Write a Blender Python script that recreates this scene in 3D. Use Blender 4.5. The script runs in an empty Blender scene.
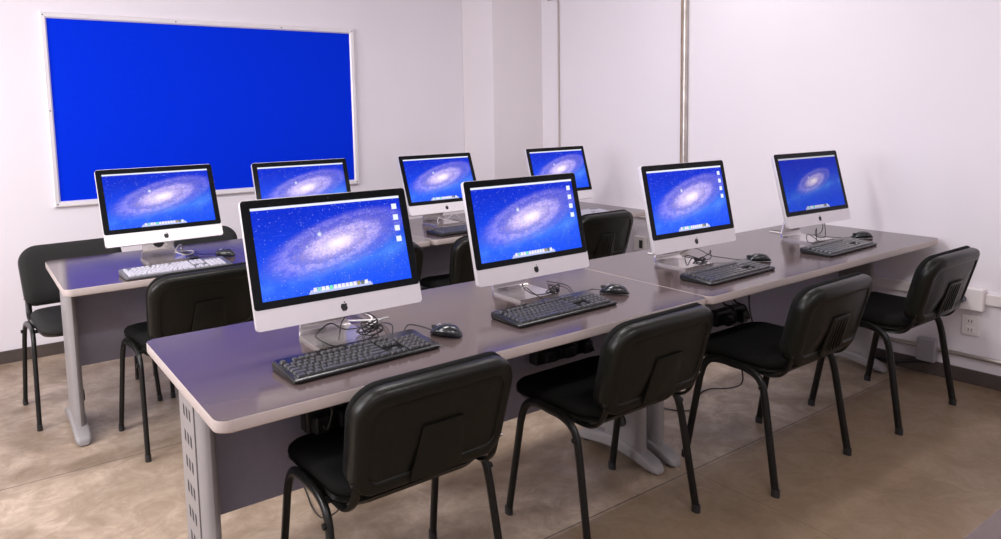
import bpy, bmesh, math, random
from mathutils import Vector, Matrix
random.seed(7)
C = bpy.context.scene.collection
PI = math.pi
H = 0.74                      # desk height

# ------------------------------------------------------------------ materials
def new_mat(name):
    m = bpy.data.materials.new(name); m.use_nodes = True
    nt = m.node_tree; b = nt.nodes['Principled BSDF']
    return m, nt, b

def setp(b, **kw):
    for k, v in kw.items():
        k = {'base': 'Base Color', 'rough': 'Roughness', 'metal': 'Metallic', 'spec': 'Specular IOR Level',
             'coat': 'Coat Weight', 'coatr': 'Coat Roughness', 'emit': 'Emission Color', 'estr': 'Emission Strength',
             'sheen': 'Sheen Weight'}[k]
        if k in ('Base Color', 'Emission Color'): v = (*v, 1)
        b.inputs[k].default_value = v

def mat(name, base, rough=.5, metal=0, spec=.5, noise=0, nscale=40, bump=0, **kw):
    m, nt, b = new_mat(name)
    setp(b, base=base, rough=rough, metal=metal, spec=spec, **kw)
    if noise or bump:
        tc = nt.nodes.new('ShaderNodeTexCoord')
        n = nt.nodes.new('ShaderNodeTexNoise'); n.inputs['Scale'].default_value = nscale
        n.inputs['Detail'].default_value = 4
        nt.links.new(tc.outputs['Object'], n.inputs['Vector'])
        if noise:
            r = nt.nodes.new('ShaderNodeValToRGB')
            r.color_ramp.elements[0].position = .3; r.color_ramp.elements[1].position = .7
            r.color_ramp.elements[0].color = (*[max(0, c*(1-noise)) for c in base], 1)
            r.color_ramp.elements[1].color = (*[min(1, c*(1+noise)) for c in base], 1)
            nt.links.new(n.outputs['Fac'], r.inputs['Fac']); nt.links.new(r.outputs['Color'], b.inputs['Base Color'])
        if bump:
            bp = nt.nodes.new('ShaderNodeBump'); bp.inputs['Strength'].default_value = bump
            bp.inputs['Distance'].default_value = .002
            nt.links.new(n.outputs['Fac'], bp.inputs['Height']); nt.links.new(bp.outputs['Normal'], b.inputs['Normal'])
    return m

class X:
    """tiny wrapper that turns arithmetic into Math nodes"""
    def __init__(s, nt, sock): s.nt, s.s = nt, sock
    def op(s, o, *a):
        n = s.nt.nodes.new('ShaderNodeMath'); n.operation = o
        s.nt.links.new(s.s, n.inputs[0])
        for i, v in enumerate(a):
            if isinstance(v, X): s.nt.links.new(v.s, n.inputs[i+1])
            else: n.inputs[i+1].default_value = v
        return X(s.nt, n.outputs[0])
    def __add__(s, o): return s.op('ADD', o)
    def __sub__(s, o): return s.op('SUBTRACT', o)
    def __mul__(s, o): return s.op('MULTIPLY', o)
    def __truediv__(s, o): return s.op('DIVIDE', o)
    def lt(s, o): return s.op('LESS_THAN', o)
    def gt(s, o): return s.op('GREATER_THAN', o)
    def between(s, a, b): return s.gt(a)*s.lt(b)
    def clamp(s): return s.op('MINIMUM', 1.).op('MAXIMUM', 0.)

def mixc(nt, fac, a, b, mode='MIX'):
    n = nt.nodes.new('ShaderNodeMix'); n.data_type = 'RGBA'; n.blend_type = mode
    if mode == 'ADD': n.clamp_result = False
    ins = [i for i in n.inputs if i.enabled]
    for v, i in zip((fac, a, b), ins):
        if isinstance(v, X): nt.links.new(v.s, i)
        elif isinstance(v, bpy.types.NodeSocket): nt.links.new(v, i)
        elif isinstance(v, tuple): i.default_value = (*v, 1)
        else: i.default_value = v
    return [o for o in n.outputs if o.enabled][0]

def screen_mat(name, gal=1.0, bright=1.0, icons=True):
    m, nt, b = new_mat(name)
    setp(b, base=(.002, .002, .003), rough=.15, spec=.06); bright *= 1.15
    uv = nt.nodes.new('ShaderNodeUVMap'); sep = nt.nodes.new('ShaderNodeSeparateXYZ')
    nt.links.new(uv.outputs[0], sep.inputs[0])
    u, v = X(nt, sep.outputs[0]), X(nt, sep.outputs[1])
    x = (u-.52)*(1.776/gal); y = (v-.53)*(1/gal)
    t = math.radians(15); ct, st = math.cos(t), math.sin(t)
    a = x*ct+y*st; c = y*ct-x*st
    an, cn = a*(1/.93), c*(1/.30)
    r = (an*an+cn*cn).op('SQRT'); ang = cn.op('ARCTAN2', an)
    def noise(xx, yy, scale, det=6, rough=.65):
        cb = nt.nodes.new('ShaderNodeCombineXYZ'); nt.links.new(xx.s, cb.inputs[0]); nt.links.new(yy.s, cb.inputs[1])
        n = nt.nodes.new('ShaderNodeTexNoise'); n.inputs['Scale'].default_value = scale
        n.inputs['Detail'].default_value = det; n.inputs['Roughness'].default_value = rough
        nt.links.new(cb.outputs[0], n.inputs[0]); return X(nt, n.outputs[0])
    n1 = noise(x, y, 11, 8, .8); n2 = noise(an*2, cn*2, 3.2, 8, .75)
    wob = r + (n2-.5)*.75 + (n1-.5)*.25
    ring = ((wob*15 + ang*1.0).op('SINE'))*.5+.5
    disc = ((r*r)*-2.0).op('EXPONENT')*((r*-1+1.04)*6).clamp()
    grain = noise(x, y, 46, 4, .8)
    g1 = ((n1-.40)*3.2).clamp(); g2 = ((grain-.36)*3.4).clamp()
    arms = ((ring-.25)*1.6).clamp()
    disc_i = (disc*(arms*.42+.46)*(g1*.6+.45)*(g2*.7+.5)*1.6).clamp()
    core = ((r*r)*-8.).op('EXPONENT')
    core2 = ((r*r)*-38.).op('EXPONENT')*.85
    neb = noise(x, y, 2.2, 4)
    sx, sy = x+.20, y-.115
    comp = ((sx*sx+sy*sy)*-2200.).op('EXPONENT')*.95
    sx2, sy2 = x+.36, y+.01
    comp2 = ((sx2*sx2+sy2*sy2)*-7000.).op('EXPONENT')*.6
    # blue sky of the picture, paler towards a band under the disc
    low = ((y+.27-x*.16).op('ABSOLUTE')*-6.).op('EXPONENT')*((neb-.25)*2.2).clamp()*.75
    col = mixc(nt, (v*1.1).clamp(), (.004, .070, .92), (.002, .024, .60))
    col = mixc(nt, ((neb-.42)*2.).clamp()*.5, col, (.001, .012, .42))
    col = mixc(nt, low.clamp(), col, (.10, .31, .96))
    col = mixc(nt, disc_i, col, (.74, .60, .96))
    dk = ((arms*-1+1)*disc*(r*5-1.2).clamp()*((n1-.36)*3).clamp()*.85).clamp()
    col = mixc(nt, dk, col, (.012, .016, .26))
    col = mixc(nt, (core*(g1*.5+.55)*(g2*.45+.65)).clamp(), col, (.95, .74, .88))
    col = mixc(nt, core2.clamp(), col, (1.0, .94, .96))
    col = mixc(nt, comp.clamp(), col, (.85, .9, 1.0))
    col = mixc(nt, comp2.clamp(), col, (.8, .85, 1.0))
    # stars
    for sc, th, br in ((26, .10, .8), (48, .10, .5)):
        cb = nt.nodes.new('ShaderNodeCombineXYZ'); nt.links.new((u*1.776).s, cb.inputs[0]); nt.links.new(v.s, cb.inputs[1])
        vo = nt.nodes.new('ShaderNodeTexVoronoi'); vo.voronoi_dimensions = '2D'; vo.inputs['Scale'].default_value = sc
        nt.links.new(cb.outputs[0], vo.inputs['Vector'])
        rs = nt.nodes.new('ShaderNodeSeparateColor'); nt.links.new(vo.outputs['Color'], rs.inputs[0])
        star = X(nt, vo.outputs['Distance']).lt(X(nt, rs.outputs[0])*th)*X(nt, rs.outputs[1]).gt(.55)*br
        col = mixc(nt, star, col, (.75, .85, 1.0))
    # menu bar, dock shelf, icons
    col = mixc(nt, v.gt(.972)*.92, col, (.85, .86, .92))
    dockw = (v*-1+.075)*.35+.19
    dock = (u-.5).op('ABSOLUTE').lt(dockw)*v.lt(.045)
    col = mixc(nt, dock*.75, col, (.62, .66, .85))
    iu = (u-.315)*(1/.0265); cell = iu.op('FLOOR'); fr = iu.op('FRACT')
    wn = nt.nodes.new('ShaderNodeTexWhiteNoise'); wn.noise_dimensions = '1D'; nt.links.new(cell.s, wn.inputs['W'])
    icm = u.between(.315, .685)*v.between(.022, .066)*fr.between(.10, .90)
    hs = nt.nodes.new('ShaderNodeHueSaturation'); hs.inputs['Saturation'].default_value = .75; hs.inputs['Value'].default_value = 1.0
    nt.links.new(wn.outputs['Color'], hs.inputs['Color'])
    icol = mixc(nt, (X(nt, wn.outputs['Value']).gt(.45))*.8, hs.outputs[0], (.85, .88, .95))
    col = mixc(nt, icm, col, icol)
    if icons:
        fv = ((v-.42)*(1/.13)).op('FRACT')
        im = u.between(.935, .972)*v.between(.42, .94)*fv.between(.25, .75)
        col = mixc(nt, im, col, (.78, .83, .95))
    nt.links.new(col, b.inputs['Emission Color']); b.inputs['Emission Strength'].default_value = bright
    return m

def floor_mat():
    m, nt, b = new_mat('polished_concrete')
    g = nt.nodes.new('ShaderNodeNewGeometry'); sep = nt.nodes.new('ShaderNodeSeparateXYZ')
    nt.links.new(g.outputs['Position'], sep.inputs[0])
    x, y = X(nt, sep.outputs[0]), X(nt, sep.outputs[1])
    def noise(scale, det, rough, dist=0):
        n = nt.nodes.new('ShaderNodeTexNoise'); n.inputs['Scale'].default_value = scale; n.inputs['Detail'].default_value = det
        n.inputs['Roughness'].default_value = rough; n.inputs['Distortion'].default_value = dist
        nt.links.new(g.outputs['Position'], n.inputs['Vector']); return X(nt, n.outputs[0])
    n1, n2, n3 = noise(1.35, 7, .62, .5), noise(7, 10, .76, .9), noise(40, 6, .7)
    f1 = ((n1-.5)*4.2+.62).clamp(); f2 = ((n2-.5)*4.+.5).clamp()
    col = mixc(nt, f1, FLOOR_A, FLOOR_B)
    col = mixc(nt, f2*.62, col, FLOOR_C)
    # light worn spots and scuffs
    col = mixc(nt, ((n2-.60)*7).clamp()*.45, col, FLOOR_D)
    col = mixc(nt, ((n3-.5)*1.6+.3).clamp()*.22, col, FLOOR_E)
    # brown cast of the slab nearest the right wall
    slab = x.gt(-2.)*((y*-1+.135)*60).clamp()*((n1-.5)*2.5+.8).clamp()*.75
    col = mixc(nt, slab, col, FLOOR_F)
    # saw-cut joints
    def line(c, at, w): return ((c-at).op('ABSOLUTE')).lt(w)
    j = (line(y, .135, .0035)+line(y, 1.685, .003)+line(y, -1.41, .0035)+line(x, 1.823, .0018)*.7*y.lt(.135)+line(x, -.9, .0035)).clamp()*.75
    col = mixc(nt, j, col, (.05, .035, .028))
    nt.links.new(col, b.inputs['Base Color'])
    ro = f2*.22+.30
    nt.links.new(ro.s, b.inputs['Roughness']); b.inputs['Specular IOR Level'].default_value = .4
    bp = nt.nodes.new('ShaderNodeBump'); bp.inputs['Strength'].default_value = .12; bp.inputs['Distance'].default_value = .003
    nt.links.new(n2.s, bp.inputs['Height']); nt.links.new(bp.outputs['Normal'], b.inputs['Normal'])
    return m
FLOOR_A = (.125, .082, .046); FLOOR_B = (.56, .445, .345); FLOOR_C = (.205, .142, .090)
FLOOR_D = (.72, .62, .54); FLOOR_E = (.14, .095, .060); FLOOR_F = (.165, .105, .055)

def wall_mat(name, base):
    m, nt, b = new_mat(name)
    g = nt.nodes.new('ShaderNodeNewGeometry')
    n = nt.nodes.new('ShaderNodeTexNoise'); n.inputs['Scale'].default_value = 1.3; n.inputs['Detail'].default_value = 5
    nt.links.new(g.outputs['Position'], n.inputs['Vector'])
    f = (X(nt, n.outputs[0])-.35)*2
    col = mixc(nt, f.clamp(), tuple(c*.965 for c in base), base)
    nt.links.new(col, b.inputs['Base Color']); setp(b, rough=.55, spec=.3)
    n2 = nt.nodes.new('ShaderNodeTexNoise'); n2.inputs['Scale'].default_value = 14; n2.inputs['Detail'].default_value = 6
    nt.links.new(g.outputs['Position'], n2.inputs['Vector'])
    bp = nt.nodes.new('ShaderNodeBump'); bp.inputs['Strength'].default_value = .15; bp.inputs['Distance'].default_value = .006
    nt.links.new(n2.outputs[0], bp.inputs['Height']); nt.links.new(bp.outputs['Normal'], b.inputs['Normal'])
    return m

M = {}
M['floor'] = floor_mat()
M['wall'] = wall_mat('white_painted_wall', (.795, .755, .795))
M['column'] = wall_mat('white_painted_column', (.78, .73, .745))
M['ceiling'] = mat('white_ceiling', (.85, .83, .84), .8)
M['base'] = mat('dark_baseboard', (.075, .058, .052), .45, noise=.2, nscale=8)
M['laminate'] = mat('grey_desk_laminate', (.088, .063, .060), .15, spec=.58)
M['edge'] = mat('beige_edge_band', (.47, .405, .38), .45, noise=.03)
M['desk_metal'] = mat('grey_painted_steel', (.275, .258, .258), .40, spec=.4, noise=.03, nscale=15)
M['panel'] = mat('grey_modesty_panel', (.28, .27, .34), .45, noise=.04)
M['black_cap'] = mat('black_plastic_cap', (.02, .02, .022), .4)
M['slot'] = mat('dark_slot', (.03, .028, .03), .7)
M['shell'] = mat('black_moulded_plastic', (.0085, .0085, .0062), .30, spec=.22, bump=.25, nscale=260)
M['fabric'] = mat('black_seat_fabric', (.0085, .0085, .008), .9, spec=.1, noise=.3, nscale=300, bump=.5)
M['fabric_grey'] = mat('worn_charcoal_seat_fabric', (.022, .0215, .021), .85, spec=.25, noise=.25, nscale=250, bump=.5)
M['tube'] = mat('black_painted_tube', (.008, .008, .0072), .30, spec=.3)
M['chrome'] = mat('chrome_bolt', (.7, .7, .7), .2, 1)
M['alu'] = mat('satin_aluminium', (.83, .80, .815), .34, .35, noise=.01)
M['alu_stand'] = mat('brushed_aluminium', (.66, .63, .62), .24, .85)
M['glass'] = mat('black_display_glass', (.006, .007, .008), .12, spec=.14)
M['logo'] = mat('dark_logo_inlay', (.012, .012, .013), .25)
M['screen'] = screen_mat('galaxy_screen')
M['screen_b'] = screen_mat('galaxy_screen_no_icons', icons=False)
M['screen_dim'] = screen_mat('galaxy_screen_dim', gal=.66, bright=.62, icons=False)
M['kb'] = mat('black_keyboard_case', (.010, .010, .010), .25)
M['key'] = mat('black_keycap', (.032, .032, .033), .28, spec=.7)
M['kb_grey'] = mat('grey_keyboard_case', (.10, .10, .11), .4)
M['key_grey'] = mat('pale_grey_keycap', (.45, .44, .50), .4)
M['mouse'] = mat('glossy_black_mouse', (.010, .012, .013), .16, spec=.6)
M['cable'] = mat('black_cable', (.010, .010, .010), .4)
M['cable_w'] = mat('white_cable', (.75, .73, .72), .4)
M['board'] = mat('blue_felt', (.001, .028, .70), .92, spec=.05, noise=.04, nscale=120)
M['frame'] = mat('white_board_frame', (.80, .77, .78), .35, .2)
M['pipe'] = mat('galvanised_conduit', (.52, .48, .44), .33, .75, noise=.2, nscale=12)
M['pipe_brown'] = mat('brown_strip', (.30, .215, .14), .6, .1, noise=.3, nscale=10)
M['pvc'] = mat('white_pvc', (.78, .73, .73), .4)
M['painted'] = mat('dull_painted_conduit', (.46, .40, .375), .5)
M['pvc_dark'] = mat('dark_blue_plug', (.05, .06, .10), .4)
M['gbox'] = mat('grey_steel_box', (.33, .32, .34), .4, .3)

# ------------------------------------------------------------------ mesh helpers
def link(o, parent=None):
    C.objects.link(o)
    if parent: o.parent = parent
    return o

def obj(name, bm, m, parent=None, smooth=False, angle=40):
    me = bpy.data.meshes.new(name)
    bmesh.ops.recalc_face_normals(bm, faces=bm.faces)
    if smooth:
        for f in bm.faces: f.smooth = True
        for e in bm.edges:
            if len(e.link_faces) == 2 and e.calc_face_angle(0) > math.radians(angle): e.smooth = False
    bm.to_mesh(me); bm.free()
    me.materials.append(m)
    return link(bpy.data.objects.new(name, me), parent)

def thing(name, label, cat, loc=(0, 0, 0), rz=0, group=None):
    o = bpy.data.objects.new(name, None); o.empty_display_size = .1
    o.location = loc; o.rotation_euler = (0, 0, rz)
    o['label'] = label; o['category'] = cat
    if group: o['group'] = group
    return link(o)

def tag(o, label, cat, group=None):
    o['label'] = label; o['category'] = cat
    if group: o['group'] = group
    return o

def struct(name, bm, m, smooth=False):
    o = obj(name, bm, m, smooth=smooth); o['kind'] = 'structure'; return o

def dup(root, loc, rz, label, name=None, group=None):
    r = root.copy(); r.location = loc; r.rotation_euler = (0, 0, rz); r['label'] = label
    if group: r['group'] = group
    C.objects.link(r)
    def kids(src, dst):
        for ch in list(src.children):
            c = ch.copy(); C.objects.link(c); c.parent = dst
            kids(ch, c)
    kids(root, r)
    return r

def box(bm, x0, x1, y0, y1, z0, z1, bev=0, seg=2):
    vs = [bm.verts.new((x, y, z)) for x in (x0, x1) for y in (y0, y1) for z in (z0, z1)]
    idx = [(0, 1, 3, 2), (4, 6, 7, 5), (0, 4, 5, 1), (2, 3, 7, 6), (0, 2, 6, 4), (1, 5, 7, 3)]
    fs = [bm.faces.new([vs[i] for i in q]) for q in idx]
    if bev:
        es = list({e for f in fs for e in f.edges})
        bmesh.ops.bevel(bm, geom=es, offset=bev, segments=seg, affect='EDGES', profile=.5)
    return bm

def bmbox(*a, **k):
    return box(bmesh.new(), *a, **k)

def rrect(a, b, r, n=6):
    """rounded rectangle, half sizes a,b, counter-clockwise"""
    r = max(min(r, a-1e-4, b-1e-4), 1e-4); pts = []
    for cx, cy, s in ((a-r, b-r, 0), (-a+r, b-r, 1), (-a+r, -b+r, 2), (a-r, -b+r, 3)):
        for i in range(n+1):
            t = (s+i/n)*PI/2
            pts.append((cx+r*math.cos(t), cy+r*math.sin(t)))
    return pts

def loft(bm, rings, cap0=True, cap1=True, closed=True):
    vr = [[bm.verts.new(p) for p in r] for r in rings]
    n = len(vr[0])
    for a, b in zip(vr, vr[1:]):
        for i in range(n if closed else n-1):
            j = (i+1) % n
            bm.faces.new((a[i], a[j], b[j], b[i]))
    if cap0: bm.faces.new(vr[0][::-1])
    if cap1: bm.faces.new(vr[-1])
    return bm

def smooth_path(pts, sub=6):
    pts = [Vector(p) for p in pts]
    out = []
    P = [pts[0]*2-pts[1]]+pts+[pts[-1]*2-pts[-2]]
    for i in range(1, len(P)-2):
        p0, p1, p2, p3 = P[i-1:i+3]
        for k in range(sub):
            t = k/sub
            out.append(.5*((2*p1)+(p2-p0)*t+(2*p0-5*p1+4*p2-p3)*t*t+(3*p1-p0-3*p2+p3)*t**3))
    out.append(pts[-1]); return out

def tube(bm, pts, r, n=8, rb=None, side=None):
    """round or oval tube along a polyline; rb = half size along the 'side' direction"""
    pts = [Vector(p) for p in pts]; rings = []
    ref = Vector(side) if side else None; prev = None
    for i, p in enumerate(pts):
        t = (pts[min(i+1, len(pts)-1)]-pts[max(i-1, 0)]).normalized()
        if ref is not None: s = (ref-t*ref.dot(t)).normalized()
        else:
            if prev is None:
                s = t.orthogonal().normalized()
            else: s = (prev-t*prev.dot(t)).normalized()
        prev = s; q = t.cross(s)
        rings.append([p+s*((rb or r)*math.cos(2*PI*k/n))+q*(r*math.sin(2*PI*k/n)) for k in range(n)])
    return loft(bm, rings)

def cyl(bm, c, axis, r, h, n=20, r2=None):
    """disc/cylinder centred at c along 'x','y' or 'z'"""
    rings = []
    for d, rr in ((-h/2, r), (h/2, r if r2 is None else r2)):
        ring = []
        for k in range(n):
            a, b = rr*math.cos(2*PI*k/n), rr*math.sin(2*PI*k/n)
            off = {'x': (d, a, b), 'y': (a, d, b), 'z': (a, b, d)}[axis]
            ring.append((c[0]+off[0], c[1]+off[1], c[2]+off[2]))
        rings.append(ring)
    return loft(bm, rings)

# ------------------------------------------------------------------ room shell
XL, XR, YF, YB, ZC = -2.6, 3.95, -3.4, 3.4755, 2.9
WR = .05                       # the right wall is a little out of square
def wx(y, gap=.0015): return 3.668-WR*(y+.2)-gap
struct('floor', bmbox(XL-.1, XR+.1, YF-.1, YB+.1, -.1, 0), M['floor'])
struct('ceiling', bmbox(XL-.1, XR+.1, YF-.1, YB+.1, ZC, ZC+.1), M['ceiling'])
struct('wall_back', bmbox(XL-.1, XR+.1, YB, YB+.12, 0, ZC), M['wall'])
o = struct('wall_right', bmbox(0, .12, YF-.1, YB+.05, 0, ZC), M['wall']); o.location = (wx(0, 0), 0, 0); o.rotation_euler = (0, 0, WR)
struct('wall_left', bmbox(XL-.12, XL, YF-.1, YB, 0, ZC), M['wall'])
struct('wall_front', bmbox(XL, XR, YF-.12, YF, 0, ZC), M['wall'])
struct('wall_column', bmbox(3.0, 3.56, 3.055, YB, 0, ZC, bev=.006), M['column'])
struct('baseboard_back', bmbox(XL, 3.0, YB-.012, YB, 0, .075, bev=.003), M['base'])
o = struct('baseboard_right', bmbox(-.012, 0, YF, 3.0, 0, .075, bev=.003), M['base']); o.location = (wx(0, 0), 0, 0); o.rotation_euler = (0, 0, WR)

# ------------------------------------------------------------------ notice board
def notice_board():
    x0, x1, z0, z1 = .024, 2.018, .900, 2.055
    t = thing('notice_board', 'large bright blue felt notice board with thin white frame on the wall', 'notice board', (0, YB, 0))
    w = .034
    bm = bmesh.new()
    outer = [(x0, z0), (x1, z0), (x1, z1), (x0, z1)]; inner = [(x0+w, z0+w), (x1-w, z0+w), (x1-w, z1-w), (x0+w, z1-w)]
    # mitred frame with a stepped profile
    prof = [(0, 0), (0, -.024), (.006, -.028), (.026, -.026), (.034, -.016), (.034, 0)]
    rings = []
    for d, y in prof:
        rings.append([(x0+d, y, z0+d), (x1-d, y, z0+d), (x1-d, y, z1-d), (x0+d, y, z1-d)])
    loft(bm, rings+[rings[0]], False, False)
    fr = obj('frame', bm, M['frame'], t)
    obj('felt_panel', bmbox(x0+.03, x1-.03, -.013, -.001, z0+.03, z1-.03), M['board'], t)
    for sx, sz in ((x0+.017, z1-.016), (x0+.017, (z0+z1)/2), (x0+.017, z0+.017), (x1-.017, z1-.016), (x1-.017, z0+.017),
                   (x0+.75, z1-.016), (x1-.55, z1-.016), (x0+.75, z0+.017), (x1-.55, z0+.017)):
        obj('screw', cyl(bmesh.new(), (sx, -.0275, sz), 'y', .004, .003, 8), M['slot'], fr)
notice_board()

# ------------------------------------------------------------------ wall services
def conduit(name, label, cat, pts, r, m, n=12):
    return tag(obj(name, tube(bmesh.new(), pts, r, n), m, smooth=True), label, cat)

t = thing('conduit_pipe', 'thick vertical metal conduit pipe running up the right wall', 'pipe', (wx(1.63), 1.63, 0), WR)
obj('pipe', tube(bmesh.new(), [(-.020, -.012, .0), (-.020, -.012, ZC)], .018, 16), M['pipe'], t, True)
obj('pipe', tube(bmesh.new(), [(-.011, .018, .0), (-.011, .018, ZC)], .0105, 12), M['pipe_brown'], t, True)['label'] = 'thin brown strip beside the pipe'  # slim tube added only to give the brown strip along the pipe's edge
for z in (.6, 2.6):
    bm = bmesh.new(); box(bm, -.046, 0, -.05, .05, z, z+.022, bev=.003); obj('pipe_clamp', bm, M['pipe'], t)

t = thing('wall_conduit', 'thin painted conduit running up the right wall beside the column', 'conduit', (wx(2.85), 2.85, 0), WR)
bm = bmesh.new(); tube(bm, [(-.008, 0, .05), (-.008, 0, 2.28)], .0075, 10); obj('vertical_run', bm, M['painted'], t, True)
bm = bmesh.new(); tube(bm, smooth_path([(-.008, 0, 2.28), (-.008, .012, 2.31), (-.008, .04, 2.315), (-.008, .12, 2.315)], 5), .0075, 10); obj('horizontal_run', bm, M['painted'], t, True)

t = thing('cable_raceway', 'white plastic cable raceway along the right wall near the last chair', 'raceway', (wx(0), 0, 0), WR)
box_bm = bmbox(-.022, 0, -3.2, -.205, .425, .482, bev=.004); obj('channel', box_bm, M['pvc'], t)
obj('channel', bmbox(-.022, 0, -.075, 1.55, .425, .482, bev=.004), M['pvc'], t)
obj('junction_cover', bmbox(-.050, 0, -.205, -.075, .392, .505, bev=.006), M['pvc'], t)
t = thing('plug_connector', 'small dark blue plug sticking out of the white raceway box', 'plug', (wx(-.118)-.05, -.118, .447), WR)
bm = bmesh.new(); cyl(bm, (-.020, 0, 0), 'x', .017, .040, 16); obj('body', bm, M['pvc_dark'], t, True)
bm = bmesh.new(); cyl(bm, (-.048, 0, 0), 'x', .010, .018, 12, .014); obj('strain_relief', bm, M['pvc_dark'], t, True)

t = thing('wall_outlet', 'white double wall outlet under the raceway by the last chair', 'outlet', (wx(-.142), -.142, .305), WR)
obj('cover_plate', bmbox(-.010, 0, -.040, .040, -.052, .052, bev=.004), M['pvc'], t)
for dz in (-.022, .022):
    r = obj('socket', bmbox(-.013, -.008, -.020, .020, dz-.016, dz+.016, bev=.003), M['pvc'], t)
    for dy in (-.007, .007):
        obj('socket_hole', bmbox(-.0136, -.012, dy-.0018, dy+.0018, dz-.007, dz+.007), M['slot'], r)

t = thing('wall_outlet', 'small white wall outlet behind the second row near the pipe', 'outlet', (wx(2.0), 2.0, .450), WR)
obj('cover_plate', bmbox(-.030, 0, -.05, .05, -.055, .055, bev=.005), M['pvc'], t)
obj('socket', bmbox(-.034, -.028, -.032, .0, -.03, .03, bev=.003), M['slot'], t)
t = thing('cable_raceway', 'white raceway on the right wall beyond the second row chair', 'raceway', (wx(0), 0, 0), WR)
obj('channel', bmbox(-.022, 0, 1.78, 2.90, .645, .70, bev=.004), M['pvc'], t)
obj('end_cap', bmbox(-.026, 0, 1.765, 1.785, .64, .705, bev=.004), M['pvc'], t)

t = thing('low_conduit', 'thin bare metal conduit low along the right wall above the baseboard', 'conduit', (wx(0), 0, .146), WR)
obj('pipe', tube(bmesh.new(), [(-.014, -3.2, 0), (-.014, 1.6, 0)], .0115, 12), M['pipe'], t, True)
for y in (-.5, .55, 1.2):
    obj('pipe_clamp', bmbox(-.028, 0, y-.012, y+.012, -.016, .016, bev=.003), M['pipe'], t)
t = thing('junction_box', 'grey steel junction box on the low metal conduit', 'junction box', (wx(.04)-.026, .04, .146), WR)
obj('body', bmbox(-.045, .0, -.045, .045, -.062, .058, bev=.004), M['gbox'], t)
obj('lid', bmbox(-.049, -.044, -.042, .042, -.059, .055, bev=.0015), M['gbox'], t)
tag(obj('floor_cable', tube(bmesh.new(), smooth_path([(3.610, .02, .077), (3.59, .08, .075), (3.565, .16, .055), (3.59, .26, .035), (3.585, .45, .03), (3.57, .7, .012)]), .009, 8), M['cable'], smooth=True),
    'thick black cable hanging from the grey junction box to the floor', 'cable')

# ------------------------------------------------------------------ desks
def desk_leg(parent, x, s, outer):
    """x = outer side of the column, s = +1 when the column grows towards +x"""
    a, b = (x, x+.046) if s > 0 else (x-.046, x)
    y0, y1 = .262, .47
    mx = (a+b)/2
    bm = bmesh.new()
    ring = []
    # plan outline: flat sides, rounded front
    pts = [(b, y1), (a, y1), (a, y0+.045)]
    for k in range(1, 8):
        th = PI-k*PI/8
        pts.append((mx+.023*math.cos(th), y0+.045-.045*math.sin(th)))
    pts.append((b, y0+.045))
    loft(bm, [[(px, py, z) for px, py in pts] for z in (.055, .695)])
    leg = obj('leg', bm, M['desk_metal'], parent, True, 35)
    # arched foot
    ys = [.185, .195, .215, .25, .30, .36, .42, .48, .54, .585, .615, .632, .64]
    bm = bmesh.new(); rings = []
    for y in ys:
        u = (y-.185)/(.455)
        top = .036+.052*math.sin(min(1, max(0, u))*PI)**.9
        endr = min(1, math.sqrt(max(0.02, 1-max(0, 1-min(y-.185, .64-y)/.035)**2)))
        hw = .032*(.55+.45*endr); top = top*(.55+.45*endr)
        bot = .006+.030*max(0, math.sin(u*PI))**1.5*(.9)
        prof = rrect(hw, (top-bot)/2, .012, 3)
        rings.append([(mx+px, y, (top+bot)/2+pz) for px, pz in prof])
    loft(bm, rings); obj('foot', bm, M['desk_metal'], leg, True, 50)
    bm = bmesh.new()
    for yy in (.225, .60): cyl(bm, (mx, yy, .006), 'z', .016, .012, 14)
    obj('foot_pad', bm, M['black_cap'], leg)
    # cap on the inner face
    xi = b if s > 0 else a
    bm = bmesh.new(); cyl(bm, (xi+s*.004, .375, .17), 'x', .027, .010, 22); obj('round_cap', bm, M['black_cap'], leg, True)
    if outer:
        xo = a if s > 0 else b
        bm = bmesh.new(); e = sorted((xo, xo-s*.004)); box(bm, e[0], e[1], .315, .462, .12, .69, bev=.0015); cov = obj('slot_cover', bm, M['desk_metal'], leg)
        bm = bmesh.new(); xs = sorted((xo-s*.003, xo-s*.0046))
        for k in range(7):
            z = .635-.073*k
            for q in range(3):
                y = .345+.030*q
                vs = []
                for xx in xs:
                    vs.append([(xx, y, z-.017), (xx, y+.013, z-.017+.004), (xx, y+.013, z+.017), (xx, y, z+.017-.004)])
                loft(bm, vs)
        obj('cable_slots', bm, M['slot'], cov)
    return leg

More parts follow.
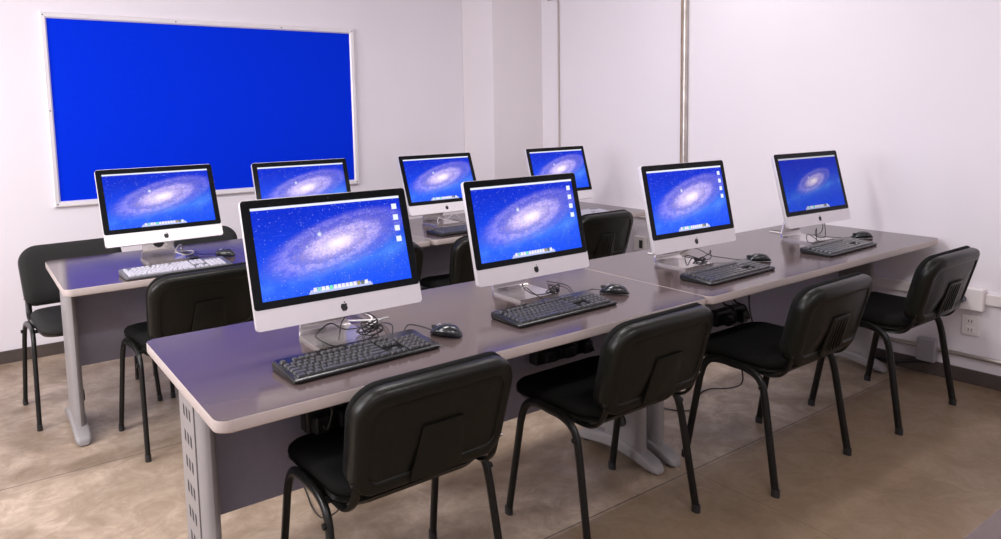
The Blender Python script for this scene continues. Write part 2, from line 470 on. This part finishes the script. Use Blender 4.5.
def make_desk(x0, x1, yf, label, depth=.786, outer_l=True, outer_r=True, group=None, panel=True, inset_r=.026):
    L = x1-x0
    t = thing('desk', label, 'desk', (x0, yf, 0), 0, group)
    def slab(inset, z0, z1, r):
        pts = rrect(L/2-inset, depth/2-inset, r, 6)
        bm = bmesh.new()
        loft(bm, [[(L/2+px, depth/2+py, z) for px, py in pts] for z in (z0, z1)])
        return bm
    obj('desktop', slab(.0012, H-.030, H, .035), M['laminate'], t, False)
    # edge band: a rounded T-mould around the slab
    bm = bmesh.new(); rings = []
    for d, z in ((.005, H-.0315), (.001, H-.0305), (0, H-.028), (-.0006, H-.016), (0, H-.003), (.0004, H-.001), (.0011, H-.0002), (.0016, H-.002), (.0035, H-.0315)):
        rings.append([(L/2+px, depth/2+py, z) for px, py in rrect(L/2-d, depth/2-d, .038-d, 6)])
    loft(bm, rings+[rings[0]], False, False)
    obj('edge_band', bm, M['edge'], t, True, 60)
    desk_leg(t, .026, 1, outer_l); desk_leg(t, L-inset_r, -1, outer_r)
    if panel:
        obj('modesty_panel', bmbox(.080, L-inset_r-.054, .442, .456, .285, H-.032, bev=.002), M['panel'], t)
    obj('support_rail', bmbox(.06, L-.06, .46, .50, H-.062, H-.031, bev=.002), M['desk_metal'], t)
    return t

SEAM = 1.745; XE = 3.617
X2, Y2, S2, E2 = -.119, 1.726, 1.618, 3.345
G = 'grey computer desks in two rows'
make_desk(0, SEAM-.001, 0, 'grey laminate desk at left of the nearest row, under the two largest monitors', group=G)
make_desk(SEAM+.002, XE, 0, 'grey laminate desk of the nearest row reaching the right wall', group=G, inset_r=.118)
make_desk(X2, S2-.001, Y2, 'grey laminate desk of the second row near the blue board, left half', group=G, outer_l=False, outer_r=False)
make_desk(S2+.002, E2, Y2, 'grey laminate desk of the second row by the column, right half', group=G)
make_desk(.52, 2.27, -1.992, 'foreground desk of which only a corner shows at bottom right', group=G)

# ------------------------------------------------------------------ all-in-one computers
TILT = .2627
SH = math.sin(TILT); CH = math.cos(TILT)
ZB = .085
def P(u, h, d=0):
    """point on the tilted display: u across, h up the front face from its lower edge, d behind the front"""
    return (u, SH*h+CH*d, ZB+CH*h-SH*d)

def logo_mesh(h0, size):
    """bitten apple with a leaf, thin inlay on the chin"""
    s = size/2
    half = [(0, .62), (.12, .70), (.34, .78), (.58, .70), (.74, .50)]
    lower = [(.80, -.20), (.66, -.58), (.46, -.86), (.26, -.98), (.10, -.92), (0, -.90)]
    bite = []
    for k in range(7):
        a = math.radians(118+k*(242-118)/6)
        bite.append((.98+.36*math.cos(a)*1.0, .17+.36*math.sin(a)))
    right = half + bite + lower
    left = [(-.10, -.92), (-.26, -.98), (-.46, -.86), (-.66, -.58), (-.80, -.20), (-.84, .12), (-.74, .50), (-.58, .70), (-.34, .78), (-.12, .70)]
    body = right+left
    leaf = []
    for k in range(7):
        t = k/6; leaf.append((.02+.30*t+.10*math.sin(t*PI)*-1, .86+.42*t+.04*math.sin(t*PI)))
    for k in range(1, 6):
        t = 1-k/6; leaf.append((.02+.30*t+.12*math.sin(t*PI), .86+.42*t-.10*math.sin(t*PI)))
    bm = bmesh.new()
    for poly in (body, leaf):
        loft(bm, [[P(px*s, h0+py*s, d) for px, py in poly] for d in (.001, -.0010)])
        bmesh.ops.triangulate(bm, faces=[f for f in bm.faces if len(f.verts) > 4])
    return bm

def make_imac(screen, label, loc, rz, cables):
    W, HT = .528, .374
    t = thing('desktop_computer', label, 'computer', loc, rz, 'all-in-one computers showing a blue galaxy')
    # aluminium housing: slab with a bulging back
    bm = bmesh.new(); rings = []
    for ins, d in ((.0, 0), (.0, .016), (.004, .021), (.05, .032), (.11, .043), (.165, .048)):
        rings.append([P(px, HT/2+py, d) for px, py in rrect(W/2-ins, HT/2-ins, max(.012-ins*.02, .006), 5)])
    loft(bm, rings)
    hs = obj('housing', bm, M['alu'], t, True, 50)
    # glass
    bm = bmesh.new(); hg0, hg1 = .058, HT-.001
    rings = []
    for ins, d in ((.0005, .001), (.0005, -.0012), (.0012, -.0018)):
        rings.append([P(px, (hg0+hg1)/2+py, d) for px, py in rrect(W/2-ins, (hg1-hg0)/2-ins, .010, 5)])
    loft(bm, rings); gl = obj('display_glass', bm, M['glass'], t)
    # lit screen
    w2, s0 = .2385, hg0+.022; s1 = s0+.2685
    bm = bmesh.new(); uvl = bm.loops.layers.uv.new('UVMap')
    vs = [bm.verts.new(P(x, h, -.0022)) for x, h in ((-w2, s0), (w2, s0), (w2, s1), (-w2, s1))]
    f = bm.faces.new(vs)
    for l, c in zip(f.loops, ((0, 0), (1, 0), (1, 1), (0, 1))): l[uvl].uv = c
    me = bpy.data.meshes.new('screen'); bm.to_mesh(me); bm.free(); me.materials.append(screen)
    link(bpy.data.objects.new('screen', me), gl)
    obj('camera_dot', cyl(bmesh.new(), (0, 0, 0), 'y', .003, .001, 10), M['logo'], gl).matrix_local = Matrix.Translation(P(0, HT-.013, -.0022)) @ Matrix.Rotation(-TILT, 4, 'X')
    obj('logo', logo_mesh(.028, .026), M['logo'], hs)
    # stand: one bent aluminium plate (foot, bend, neck)
    th = .009; prof = [(-.012, th/2), (.15, th/2)]
    for k in range(1, 7):
        a = k/6*math.radians(104)
        prof.append((.15+.028*math.sin(a), th/2+.028-.028*math.cos(a)))
    ex, ez = prof[-1]; dirx, dirz = math.cos(math.radians(104)), math.sin(math.radians(104))
    prof.append((ex+dirx*.10, ez+dirz*.10)); prof.append((ex+dirx*.185, ez+dirz*.185))
    def plate(ps, hw, cut=True):
        bm = bmesh.new(); rings = []
        for i, (y, z) in enumerate(ps):
            y0, z0 = ps[max(i-1, 0)]; y1, z1 = ps[min(i+1, len(ps)-1)]
            tx, tz = y1-y0, z1-z0; l = math.hypot(tx, tz); nx, nz = -tz/l*th/2, tx/l*th/2
            w = hw(i)
            rings.append([(-w, y-nx, z-nz), (w, y-nx, z-nz), (w, y+nx, z+nz), (-w, y+nx, z+nz)])
        loft(bm, rings); return bm
    obj('stand_foot', plate(prof[:2], lambda i: .091), M['alu_stand'], t)
    nk = prof[1:]
    obj('stand_neck', plate(nk, lambda i: .091-.024*(i/(len(nk)-1))), M['alu_stand'], t, True, 40)
    bm = bmesh.new(); rings = []
    cyl(bm, (0, .1665, .075), 'y', .026, .0085, 24)
    obj('cable_hole', bm, M['slot'], t, True, 40)
    # white power cable out of the back, down through the neck hole, lying on the desk
    pc = [(0.0, .115, .17), (.005, .145, .12), (.012, .168, .078), (.035, .20, .03)]+([(.10, .21, .008), (.16, .17, .008)]+cables if cables else [(.05, .25, .008), (.05, .34, .006)])
    obj('power_cable', tube(bmesh.new(), smooth_path(pc, 10), .0030, 7), M['cable_w'], t, True)
    return t

IM = [('screen', (.4746, .3428), -.0073, .2773, .0876, 'computer with the largest galaxy screen, nearest at the left end of the front desk'),
      ('screen', (1.2614, .3988), .0039, .2326, .0809, 'second computer of the front row, just left of the desk seam'),
      ('screen', (2.1290, .3622), -.0266, .2272, .0864, 'third computer of the front row, in front of the vertical conduit pipe'),
      ('screen_dim', (3.0811, .3449), -.0527, .2700, .0922, 'computer with a dimmer smaller galaxy, at the right wall end of the front row'),
      ('screen_b', (.3533, 2.0757), .0392, .3671, .0999, 'back row computer under the blue board at the far left desk end'),
      ('screen_b', (1.0679, 2.0733), .0006, .2817, .0832, 'back row computer half hidden behind the largest screen'),
      ('screen_b', (1.9775, 2.1390), .0122, .3583, .0801, 'back row computer to the right of the blue board, white cables under it'),
      ('screen_b', (2.8479, 2.0270), .0365, .2871, .0827, 'back row computer farthest right, in front of the wall column')]
CB = [[(.195, .14, .012), (.185, .09, .030), (.145, .065, .036), (.112, .085, .014), (.13, .13, .008), (.18, .2, .008), (.19, .33, .008)],
      None,
      None, None,
      [(.13, .10, .006), (.09, .07, .012), (.06, .1, .03), (.10, .16, .05), (.13, .24, .006), (.14, .31, .006)],
      None,
      [(.12, .05, .02), (.06, .02, .06), (.0, .03, .03), (-.06, .01, .05), (-.04, .05, .01), (.05, .08, .006), (.10, .12, .006), (.12, .33, .006)],
      None]
for (sm, (x, y), r, tl, zb, lab), cb in zip(IM, CB):
    TILT, ZB = tl, zb; SH, CH = math.sin(tl), math.cos(tl)
    make_imac(M[sm], lab, (x, y, H), r, cb)

# ------------------------------------------------------------------ keyboards
KW, KD = .452, .160
def kz(y): return .0125+.013*(y/KD)          # top of the case, rising to the rear
def key_layout():
    u = .0182; rows = []; x0 = .012
    ys = [.018+i*.0200 for i in range(5)]; yf = .018+5*.0200+.006
    def run(x, y, ws):
        for w in ws:
            if w > 0: rows.append((x, y, w*u))
            x += abs(w)*u
    run(x0, yf, [1, -.9, 1, 1, 1, 1, -.55, 1, 1, 1, 1, -.55, 1, 1, 1, 1, -.3, 1, 1, 1])
    run(x0, ys[4], [1]*13+[2, -.3, 1, 1, 1, -.3, 1, 1, 1, 1])
    run(x0, ys[3], [1.5]+[1]*12+[1.5, -.3, 1, 1, 1, -.3, 1, 1, 1, 1])
    run(x0, ys[2], [1.75]+[1]*11+[2.25, -3.6, 1, 1, 1, 1])
    run(x0, ys[1], [2.25]+[1]*10+[2.75, -1.3, 1, -1.3, 1, 1, 1, 1])
    run(x0, ys[0], [1.5, 1.25, 1.25, 5.75, 1.25, 1.25, 1.25, 1.5, -.3, 1, 1, 1, -.3, 2, 1, 1])
    return rows
KEYS = key_layout()
key_meshes = {}
def key_mesh(w, m):
    k = (round(w, 4), m.name)
    if k not in key_meshes:
        bm = bmesh.new(); a = w/2-.0012; b = .0086
        loft(bm, [[(px, py, z) for px, py in rrect(aa, bb, .002, 2)] for aa, bb, z in ((a, b, -.004), (a-.0004, b-.0004, .003), (a-.0025, b-.0025, .0070), (a-.0045, b-.0045, .0072))])
        bmesh.ops.recalc_face_normals(bm, faces=bm.faces)
        me = bpy.data.meshes.new('key'); bm.to_mesh(me); bm.free(); me.materials.append(m); key_meshes[k] = me
    return key_meshes[k]

def make_keyboard(label, loc, rz, cable, grey=False, coil=None, single=False):
    t = thing('keyboard', label, 'keyboard', loc, rz, 'keyboards in front of the computers')
    mc, mk = (M['kb_grey'], M['key_grey']) if grey else (M['kb'], M['key'])
    bm = bmesh.new(); rings = []
    for ins, z0, f in ((.003, 0, 0), (0, .004, 0), (0, -.003, 1), (.004, 0, 1)):
        rings.append([(px, KD/2+py, (kz(KD/2+py)+z0) if f else z0+.001) for px, py in rrect(KW/2-ins, KD/2-ins, .012, 5)])
    loft(bm, rings); case = obj('case', bm, mc, t, True, 35)
    tl = math.atan(.013/KD)
    first = {}
    for (x, y, w) in KEYS:
        me = key_mesh(w, mk)
        o = bpy.data.objects.new('key', me); o.parent = t
        o.location = (x+w/2-KW/2, y, kz(y)); o.rotation_euler = (tl, 0, 0); C.objects.link(o)
    bm = bmesh.new()
    for s in (-1, 1): box(bm, s*.19-.012, s*.19+.012, .135, .152, 0, .012)
    obj('rear_feet', bm, mc, t)
    if cable: obj('cable', tube(bmesh.new(), smooth_path([(.10, KD-.004, .012)]+cable, 6), .0021, 6), M['cable'], t, True)
    return t
def knot(cx, cy, cz, r, n, seed, flat=.6):
    rn = random.Random(seed); pts = []
    for k in range(n):
        a = k*2.1+rn.uniform(-.4, .4); rr = r*rn.uniform(.45, 1)
        pts.append((cx+rr*math.cos(a)*1.3, cy+rr*math.sin(a)*.75, max(.018, cz+flat*r*math.sin(k*1.7)+rn.uniform(0, .004))))
    return pts
KBD = [((.451, .122), .040, 'black keyboard of the nearest computer, largest one at the left end of the front desk', False,
        [(.09, .20, .006)]+knot(.115, .235, .022, .040, 16, 1)+[(.06, .27, .03), (.02, .30, .05), (-.03, .29, .03), (-.05, .24, .03), (-.02, .20, .012), (.02, .25, .006), (.06, .30, .05), (.10, .29, .075), (.15, .26, .055), (.18, .30, .006), (.19, .40, .005), (.19, .60, .005)]),
       ((1.195, .137), .028, 'black keyboard in front of the second computer, left of the desk seam', False,
        [(.06, .19, .006), (.03, .23, .03), (.01, .27, .060), (.03, .275, .035), (.05, .23, .022)]+knot(.13, .235, .020, .030, 14, 2)+[(.17, .28, .006), (.17, .55, .005)]),
       ((2.110, .105), .035, 'black keyboard in front of the third computer with a mouse behind its right end', False,
        [(.06, .20, .006), (-.02, .24, .05), (-.05, .25, .02), (-.02, .28, .055)]+knot(.04, .25, .020, .034, 14, 3)+[(.09, .24, .055), (.12, .26, .06), (.16, .31, .006), (.16, .6, .005)]),
       ((2.965, .102), .035, 'black keyboard in front of the computer by the right wall', False,
        [(.06, .20, .010), (.02, .25, .05), (-.02, .23, .02), (.04, .22, .012), (.10, .25, .07), (.11, .26, .03), (.15, .24, .018), (.19, .25, .022), (.22, .27, .07), (.24, .29, .09), (.25, .33, .01), (.25, .6, .005)]),
       ((.340, 1.752), .040, 'pale grey keyboard under the blue board, on the back row desk end', True,
        [(.08, .20, .006)]+knot(.11, .22, .012, .028, 10, 5)+[(.16, .4, .005), (.16, .60, .005)]),
       ((1.930, 1.790), .045, 'dark keyboard under the back row computer with white cables', False, [(.17, .25, .006), (.18, .5, .005)]),
       ((2.84, 1.785), .04, 'pale grey keyboard mostly hidden behind a front monitor, farthest right', True, [(.17, .25, .006), (.18, .5, .005)])]
for (x, y), r, lab, grey, cab in KBD:
    make_keyboard(lab, (x, y, H), r, cab, grey)

# ------------------------------------------------------------------ mice
def make_mouse(label, loc, rz, cable):
    t = thing('computer_mouse', label, 'mouse', loc, rz, 'black mice')
    bm = bmesh.new(); rings = []
    N = 11
    for i in range(N):
        v = i/(N-1); y = -.056+.112*v
        e = math.sqrt(max(.0, 1-(abs(2*v-1))**2.6))
        w = (.019+.0125*e)*max(.25, e) if i not in (0, N-1) else .006
        hgt = (.010+.028*math.sin(min(1, (v*.92+.04))*PI)**.7*(1.12-.35*v))*max(.3, e**.5)
        ring = []
        for k in range(14):
            a = 2*PI*k/14; cx = math.cos(a); sz = math.sin(a)
            ring.append((w*math.copysign(abs(cx)**.8, cx), y, .002+hgt*.42+hgt*.58*sz if sz > 0 else .002+hgt*.42*(1+sz)))
        rings.append(ring)
    loft(bm, rings); obj('shell', bm, M['mouse'], t, True, 60)
    bm = bmesh.new(); cyl(bm, (0, .024, .029), 'x', .008, .005, 18); obj('scroll_wheel', bm, M['gbox'], t, True, 50)
    bm = bmesh.new(); box(bm, -.0006, .0006, .028, .052, .018, .0295); obj('button_seam', bm, M['slot'], t)
    obj('cable', tube(bmesh.new(), smooth_path([(0, .050, .012)]+cable, 6), .0019, 6), M['cable'], t, True)
    return t
make_mouse('glossy black mouse at the right of the nearest largest keyboard', (.752, .226, H), .45,
           [(-.005, .09, .02), (-.04, .115, .03), (-.09, .10, .008), (-.12, .06, .02), (-.15, .09, .012), (-.06, .16, .03), (.02, .26, .005)])
make_mouse('black mouse right of the second keyboard, near the desk seam', (1.520, .262, H), .55,
           [(0, .09, .01), (-.05, .10, .006), (-.09, .06, .02), (-.10, .12, .012), (.05, .2, .006), (.10, .3, .005)])
make_mouse('black mouse touching the right end of the third front keyboard', (2.425, .262, H), .9,
           [(.0, .09, .010), (.03, .14, .012), (.05, .20, .02), (.075, .27, .05), (.12, .34, .006)])
make_mouse('black mouse at the right end of the front desk by the wall', (3.325, .258, H), 1.0,
           [(.0, .09, .006), (.02, .14, .006), (.08, .2, .006), (.2, .3, .005)])
make_mouse('small black mouse on the back row desk under the blue board', (.605, 2.03, H), .6,
           [(.0, .09, .006), (-.01, .14, .006), (.04, .22, .006)])

# ------------------------------------------------------------------ chairs
BT = math.radians(15.8)                 # recline of the backrest
BW, BH = .240, .146                   # half sizes of the backrest
def B(px, pz, d):
    """backrest point: across, up from its centre, d towards the sitter"""
    cv = .55*px*px                     # wraps round the sitter
    dd = d+cv
    y = -.274+math.cos(BT)*dd-math.sin(BT)*pz
    z = .631+math.cos(BT)*pz+math.sin(BT)*dd
    return (px, y, z)
def bout(ins, d, n=7):
    a, b = BW-ins, BH-ins; pts = []
    rt, rb = max(.082-ins*.8, .014), max(.050-ins*.6, .012)
    for cx, cy, q, rr in ((a-rt, b-rt, 0, rt), (-a+rt, b-rt, 1, rt), (-a+rb, -b+rb, 2, rb), (a-rb, -b+rb, 3, rb)):
        for i in range(n+1):
            th = (q+i/n)*PI/2; pts.append((cx+rr*math.cos(th), cy+rr*math.sin(th)))
    out = []
    for px, pz in pts:
        k = 1-.055*(1-(pz+BH)/(2*BH))            # slightly narrower at the bottom
        crown = .016*(1-(px/BW)**2)*(1 if pz > 0 else .9*-1)*abs(pz)/BH
        out.append(B(px*k, pz+crown, d))
    return out
def chair_seat():
    bm = bmesh.new(); rings = []
    sx, sy, cy = .232, .212, .035
    for ins, z in ((.03, .437), (.008, .446), (.0, .460), (.003, .474), (.014, .485), (.035, .491), (.09, .492), (.15, .489)):
        ring = []
        for px, py in rrect(sx-ins, sy-ins, .085-ins*.4, 7):
            fr = max(0, (py/sy))                     # waterfall front, slight dish
            ring.append((px*(1-.05*max(0, -py/sy)), cy+py, z-.016*fr**3+.006*(px/sx)**2))
        rings.append(ring)
    return loft(bm, rings)
def make_chair(label, loc, rz, style='plain', fabric='fabric', group='black stacking chairs at the desks'):
    t = thing('chair', label, 'chair', loc, rz, group)
    fb = M[fabric]
    st = obj('seat', chair_seat(), fb, t, True, 60)
    bm = bmesh.new()
    loft(bm, [[(px, .035+py, z) for px, py in rrect(a, b, .07, 6)] for a, b, z in ((.17, .15, .421), (.215, .195, .428), (.228, .208, .445), (.222, .202, .452))])
    obj('seat_pan', bm, M['shell'], st, True, 40)
    # moulded back shell with a raised rim and recessed middle
    bm = bmesh.new()
    loft(bm, [bout(.004, .018), bout(.0, .006), bout(.0, -.012), bout(.004, -.021), bout(.012, -.026), bout(.034, -.0275), bout(.040, -.0255),
              bout(.0425, -.0205), bout(.050, -.0200), bout(.09, -.0205), bout(.13, -.0205)], cap0=True, cap1=True)
    bk = obj('back_shell', bm, M['shell'], t, True, 50)
    # moulded plate in the middle of the shell
    bm = bmesh.new()
    def plate_pt(px, pz, d): return B(px, pz, d)
    def plate(pts, d0, d1, e=.003):
        cx = sum(p[0] for p in pts)/len(pts); cz = sum(p[1] for p in pts)/len(pts)
        def sub(ps):           # extra points so that the plate follows the curve of the shell
            out = []
            for (a, b), (c, d) in zip(ps, ps[1:]+ps[:1]):
                for k in range(4): out.append((a+(c-a)*k/4, b+(d-b)*k/4))
            return out
        ps = sub(pts); ps2 = [(x-math.copysign(e, x-cx) if abs(x-cx) > e else x, z-math.copysign(e, z-cz) if abs(z-cz) > e else z) for x, z in ps]
        loft(bm, [[B(x, z, d0) for x, z in ps], [B(x, z, d1+.0008) for x, z in ps], [B(x, z, d1) for x, z in ps2]])
    plate([(-.060, .030), (-.078, -.132), (.078, -.132), (.060, .030)], -.018, -.0235, .002)
    if style == 'ribbed':
        for k in range(5):
            x = -.044+.022*k
            plate([(x-.003, .018), (x-.0035, -.110), (x+.0035, -.110), (x+.003, .018)], -.022, -.0258, .0012)
    obj('moulded_plate' if style == 'plain' else 'ribbed_plate', bm, M['shell'], bk, True, 40)
    bm = bmesh.new()
    loft(bm, [bout(.006, .014), bout(.001, .022), bout(.002, .034), bout(.010, .043), bout(.028, .049), bout(.07, .051), bout(.12, .050)])
    obj('backrest', bm, fb, t, True, 60)
    # side frames: front and rear leg of each side meet in an arch under the seat
    for s in (-1, 1):
        xf, xm = s*.262, s*.243
        front = [(xf, .205, .012), (s*.250, .145, .36), (s*.247, .128, .412), (s*.245, .098, .441), (xm, .05, .449), (xm, .0, .447)]
        rear = [(xf, -.205, .012), (s*.250, -.148, .34), (s*.247, -.132, .398), (s*.245, -.102, .430), (xm, -.05, .445), (xm, .0, .447)]
        for path in (front, rear):
            pts = [Vector(path[0])]+smooth_path(path[1:], 5)
            lg = obj('leg', tube(bmesh.new(), pts, .0155, 10, .0105, (s, 0, 0)), M['tube'], t, True, 60)
            fx, fy, _ = path[0]
            bm = bmesh.new(); loft(bm, [[(fx+px, fy+py, z) for px, py in rrect(.0112, .0162, .010, 3)] for z in (0, .024, .028)]); obj('foot_cap', bm, M['black_cap'], lg, True, 40)
        # flat bar from the seat frame up the side of the backrest
        sup = [(s*.214, .02, .438), (s*.214, -.10, .433), (s*.214, -.168, .437), (s*.213, -.205, .462), (s*.211, -.226, .505), (s*.209, -.243, .56), (s*.206, -.258, .62)]
        sp = obj('back_support', tube(bmesh.new(), smooth_path(sup, 4), .006, 8, .014, (1, 0, 0)), M['tube'], t, True, 60)
        bm = bmesh.new(); cyl(bm, (s*.224, -.236, .53), 'x', .005, .010, 12); bo = obj('bolt', bm, M['chrome'] if s > 0 else M['tube'], sp, True)
        if s > 0: bo['label'] = 'chrome bolt'
        bm = bmesh.new(); cyl(bm, (s*.257, -.135, .392), 'x', .009, .014, 12); obj('frame_stud', bm, M['tube'], t, True)
    bm = bmesh.new()
    for y in (.10, -.10): tube(bm, [(-.243, y, .438), (.243, y, .438)], .009, 8)
    obj('cross_bar', bm, M['tube'], t, True)
    return t
make_chair('black chair nearest the camera, at the left end of the front desk', (.510, .163, 0), .011)
plain = make_chair('black chair with plain back in front of the second computer', (1.329, .133, 0), .015)
rib = make_chair('black chair with ribbed back in front of the third computer', (2.162, .028, 0), .019, 'ribbed')
dup(rib, (3.045, -.008, 0), -.004, 'black chair with ribbed back beside the right wall and its outlet')
dup(plain, (.367, 1.815, 0), .082, 'black chair behind the front desk corner, pulled to the back row end')
dup(plain, (1.20, 1.80, 0), 0, 'black back row chair almost hidden behind the largest monitor')
dup(plain, (1.859, 1.735, 0), -.10, 'black back row chair hidden behind the second monitor of the front row')
dup(rib, (2.825, 1.90, 0), -.02, 'black ribbed chair at the right of the back row, seen past the second monitor')
fc = make_chair('charcoal padded chair between the blue board wall and the back desk end', (.035, 2.462, 0), PI+.07, fabric='fabric_grey')
dup(fc, (.635, 2.48, 0), PI, 'charcoal chair behind the back desk, mostly hidden by its leftmost monitor')

# ------------------------------------------------------------------ things under the desks
def power_strip(label, x0, x1, z, loc_y=.30, seed=0):
    rn = random.Random(seed); L = x1-x0
    t = thing('power_strip', label, 'power strip', (x0, loc_y, z), 0, 'power strips under the front desk')
    obj('body', bmbox(0, L, .0, .046, -.03, .04, bev=.008), M['cable'], t)
    for x in (.03, L-.03):
        bm = bmesh.new(); box(bm, x-.012, x+.012, .046, .049, -.02, H-.031-z); box(bm, x-.012, x+.012, .015, .049, H-.034-z, H-.031-z); obj('bracket', bm, M['desk_metal'], t)
    n = max(2, int(L/.07))
    for k in range(n):
        x = (k+.5)*L/n
        pl = obj('plug', bmbox(x-.022, x+.022, -.034, .006, -.022+rn.uniform(-.006, .006), .026, bev=.008), M['cable'], t)
        pts = [(x, -.03, 0), (x+.01, -.045, -.005), (x+rn.uniform(-.03, .03), -.05, .03+.03*rn.random()), (x+rn.uniform(-.05, .05), -.02, .06), (x+rn.uniform(-.03, .03), .02, .075), (x, .07, H-.045-z)]
        obj('cord', tube(bmesh.new(), smooth_path(pts, 5), .004, 6), M['cable'], pl, True)
    return t
power_strip('black power strip under the front desk beside the nearest chair', .32, .62, .545, seed=1)
power_strip('black power strip with plugs under the front desk by the second chair', 1.17, 1.44, .555, seed=2)
power_strip('black power strip under the front desk by the third chair', 2.19, 2.40, .50, seed=3)
t = thing('power_adapter', 'round grey plug and hanging cord left of the third chair under the desk', 'plug', (2.42, .365, .415))
bm = bmesh.new(); cyl(bm, (0, -.022, 0), 'y', .032, .040, 20); obj('body', bm, M['gbox'], t, True, 40)
obj('cord', tube(bmesh.new(), smooth_path([(.0, -.03, -.02), (.03, -.06, .03), (.05, -.05, -.02), (.07, -.05, -.03), (.065, -.02, .10), (.065, -.02, .29)], 5), .004, 6), M['cable'], t, True)
tag(obj('floor_cable', tube(bmesh.new(), smooth_path([(2.31, .33, .42), (2.36, .30, .27), (2.46, .36, .14), (2.55, .50, .05), (2.55, .62, .008), (2.42, .60, .005), (2.29, .51, .005), (2.20, .60, .005), (2.16, .85, .005)], 7), .0035, 6), M['cable'], smooth=True),
    'thin black cable looping down to the floor under the third chair', 'cable')
tag(obj('floor_cable', tube(bmesh.new(), smooth_path([(.43, .32, .47), (.45, .36, .25), (.49, .62, .06), (.52, .80, .005), (.56, 1.05, .005), (.5, 1.3, .005)], 7), .003, 6), M['cable'], smooth=True),
    'thin black cable lying on the floor behind the nearest chair', 'cable')

# ------------------------------------------------------------------ light
def area(name, loc, rot, sx, sy, power, col=(1, 1, 1)):
    l = bpy.data.lights.new(name, 'AREA'); l.shape = 'RECTANGLE'; l.size = sx; l.size_y = sy; l.energy = power; l.color = col
    o = bpy.data.objects.new(name, l); o.location = loc; o.rotation_euler = rot; C.objects.link(o); return o
for x, y, p in ((-1.5, -1.7, 26), (-1.5, 1.0, 30), (.7, -1.7, 30), (.7, 1.0, 34), (2.6, -1.7, 8), (2.6, 1.0, 14)):
    area('ceiling_lamp_light', (x, y, ZC-.03), (0, 0, 0), 1.2, .3, p, (1, .965, .975))
area('window_daylight', (XL+.06, 1.2, 1.75), (0, -PI/2, 0), 1.3, 2.4, 95, (.98, .97, 1))
w = bpy.data.worlds.new('World'); bpy.context.scene.world = w; w.use_nodes = True
w.node_tree.nodes['Background'].inputs[0].default_value = (1, .98, 1, 1); w.node_tree.nodes['Background'].inputs[1].default_value = .05

# ------------------------------------------------------------------ camera
yaw, pitch, roll = .6354, .1058, -.0173
f = Vector((math.sin(yaw)*math.cos(pitch), math.cos(yaw)*math.cos(pitch), -math.sin(pitch)))
r = Vector((math.cos(yaw), -math.sin(yaw), 0)); u = r.cross(f)
c, s = math.cos(roll), math.sin(roll)
r2 = r*c+u*s; u2 = u*c-r*s
cam = bpy.data.cameras.new('Camera'); co = bpy.data.objects.new('Camera', cam); C.objects.link(co)
mw = Matrix((r2, u2, -f)).transposed().to_4x4(); mw.translation = (-.4216, -1.6629, 1.4271)
co.matrix_world = mw
cam.sensor_fit = 'HORIZONTAL'; cam.sensor_width = 36; cam.lens = 735.09/1001*36
cam.shift_y = (189.77-269.5)/1001; cam.clip_start = .05
sc = bpy.context.scene; sc.camera = co
vs = sc.view_settings; vs.view_transform = 'Standard'; vs.look = 'None'; vs.exposure = 0; vs.gamma = 1; vs.use_curve_mapping = False
sc.cycles.max_bounces = 8; sc.cycles.diffuse_bounces = 5
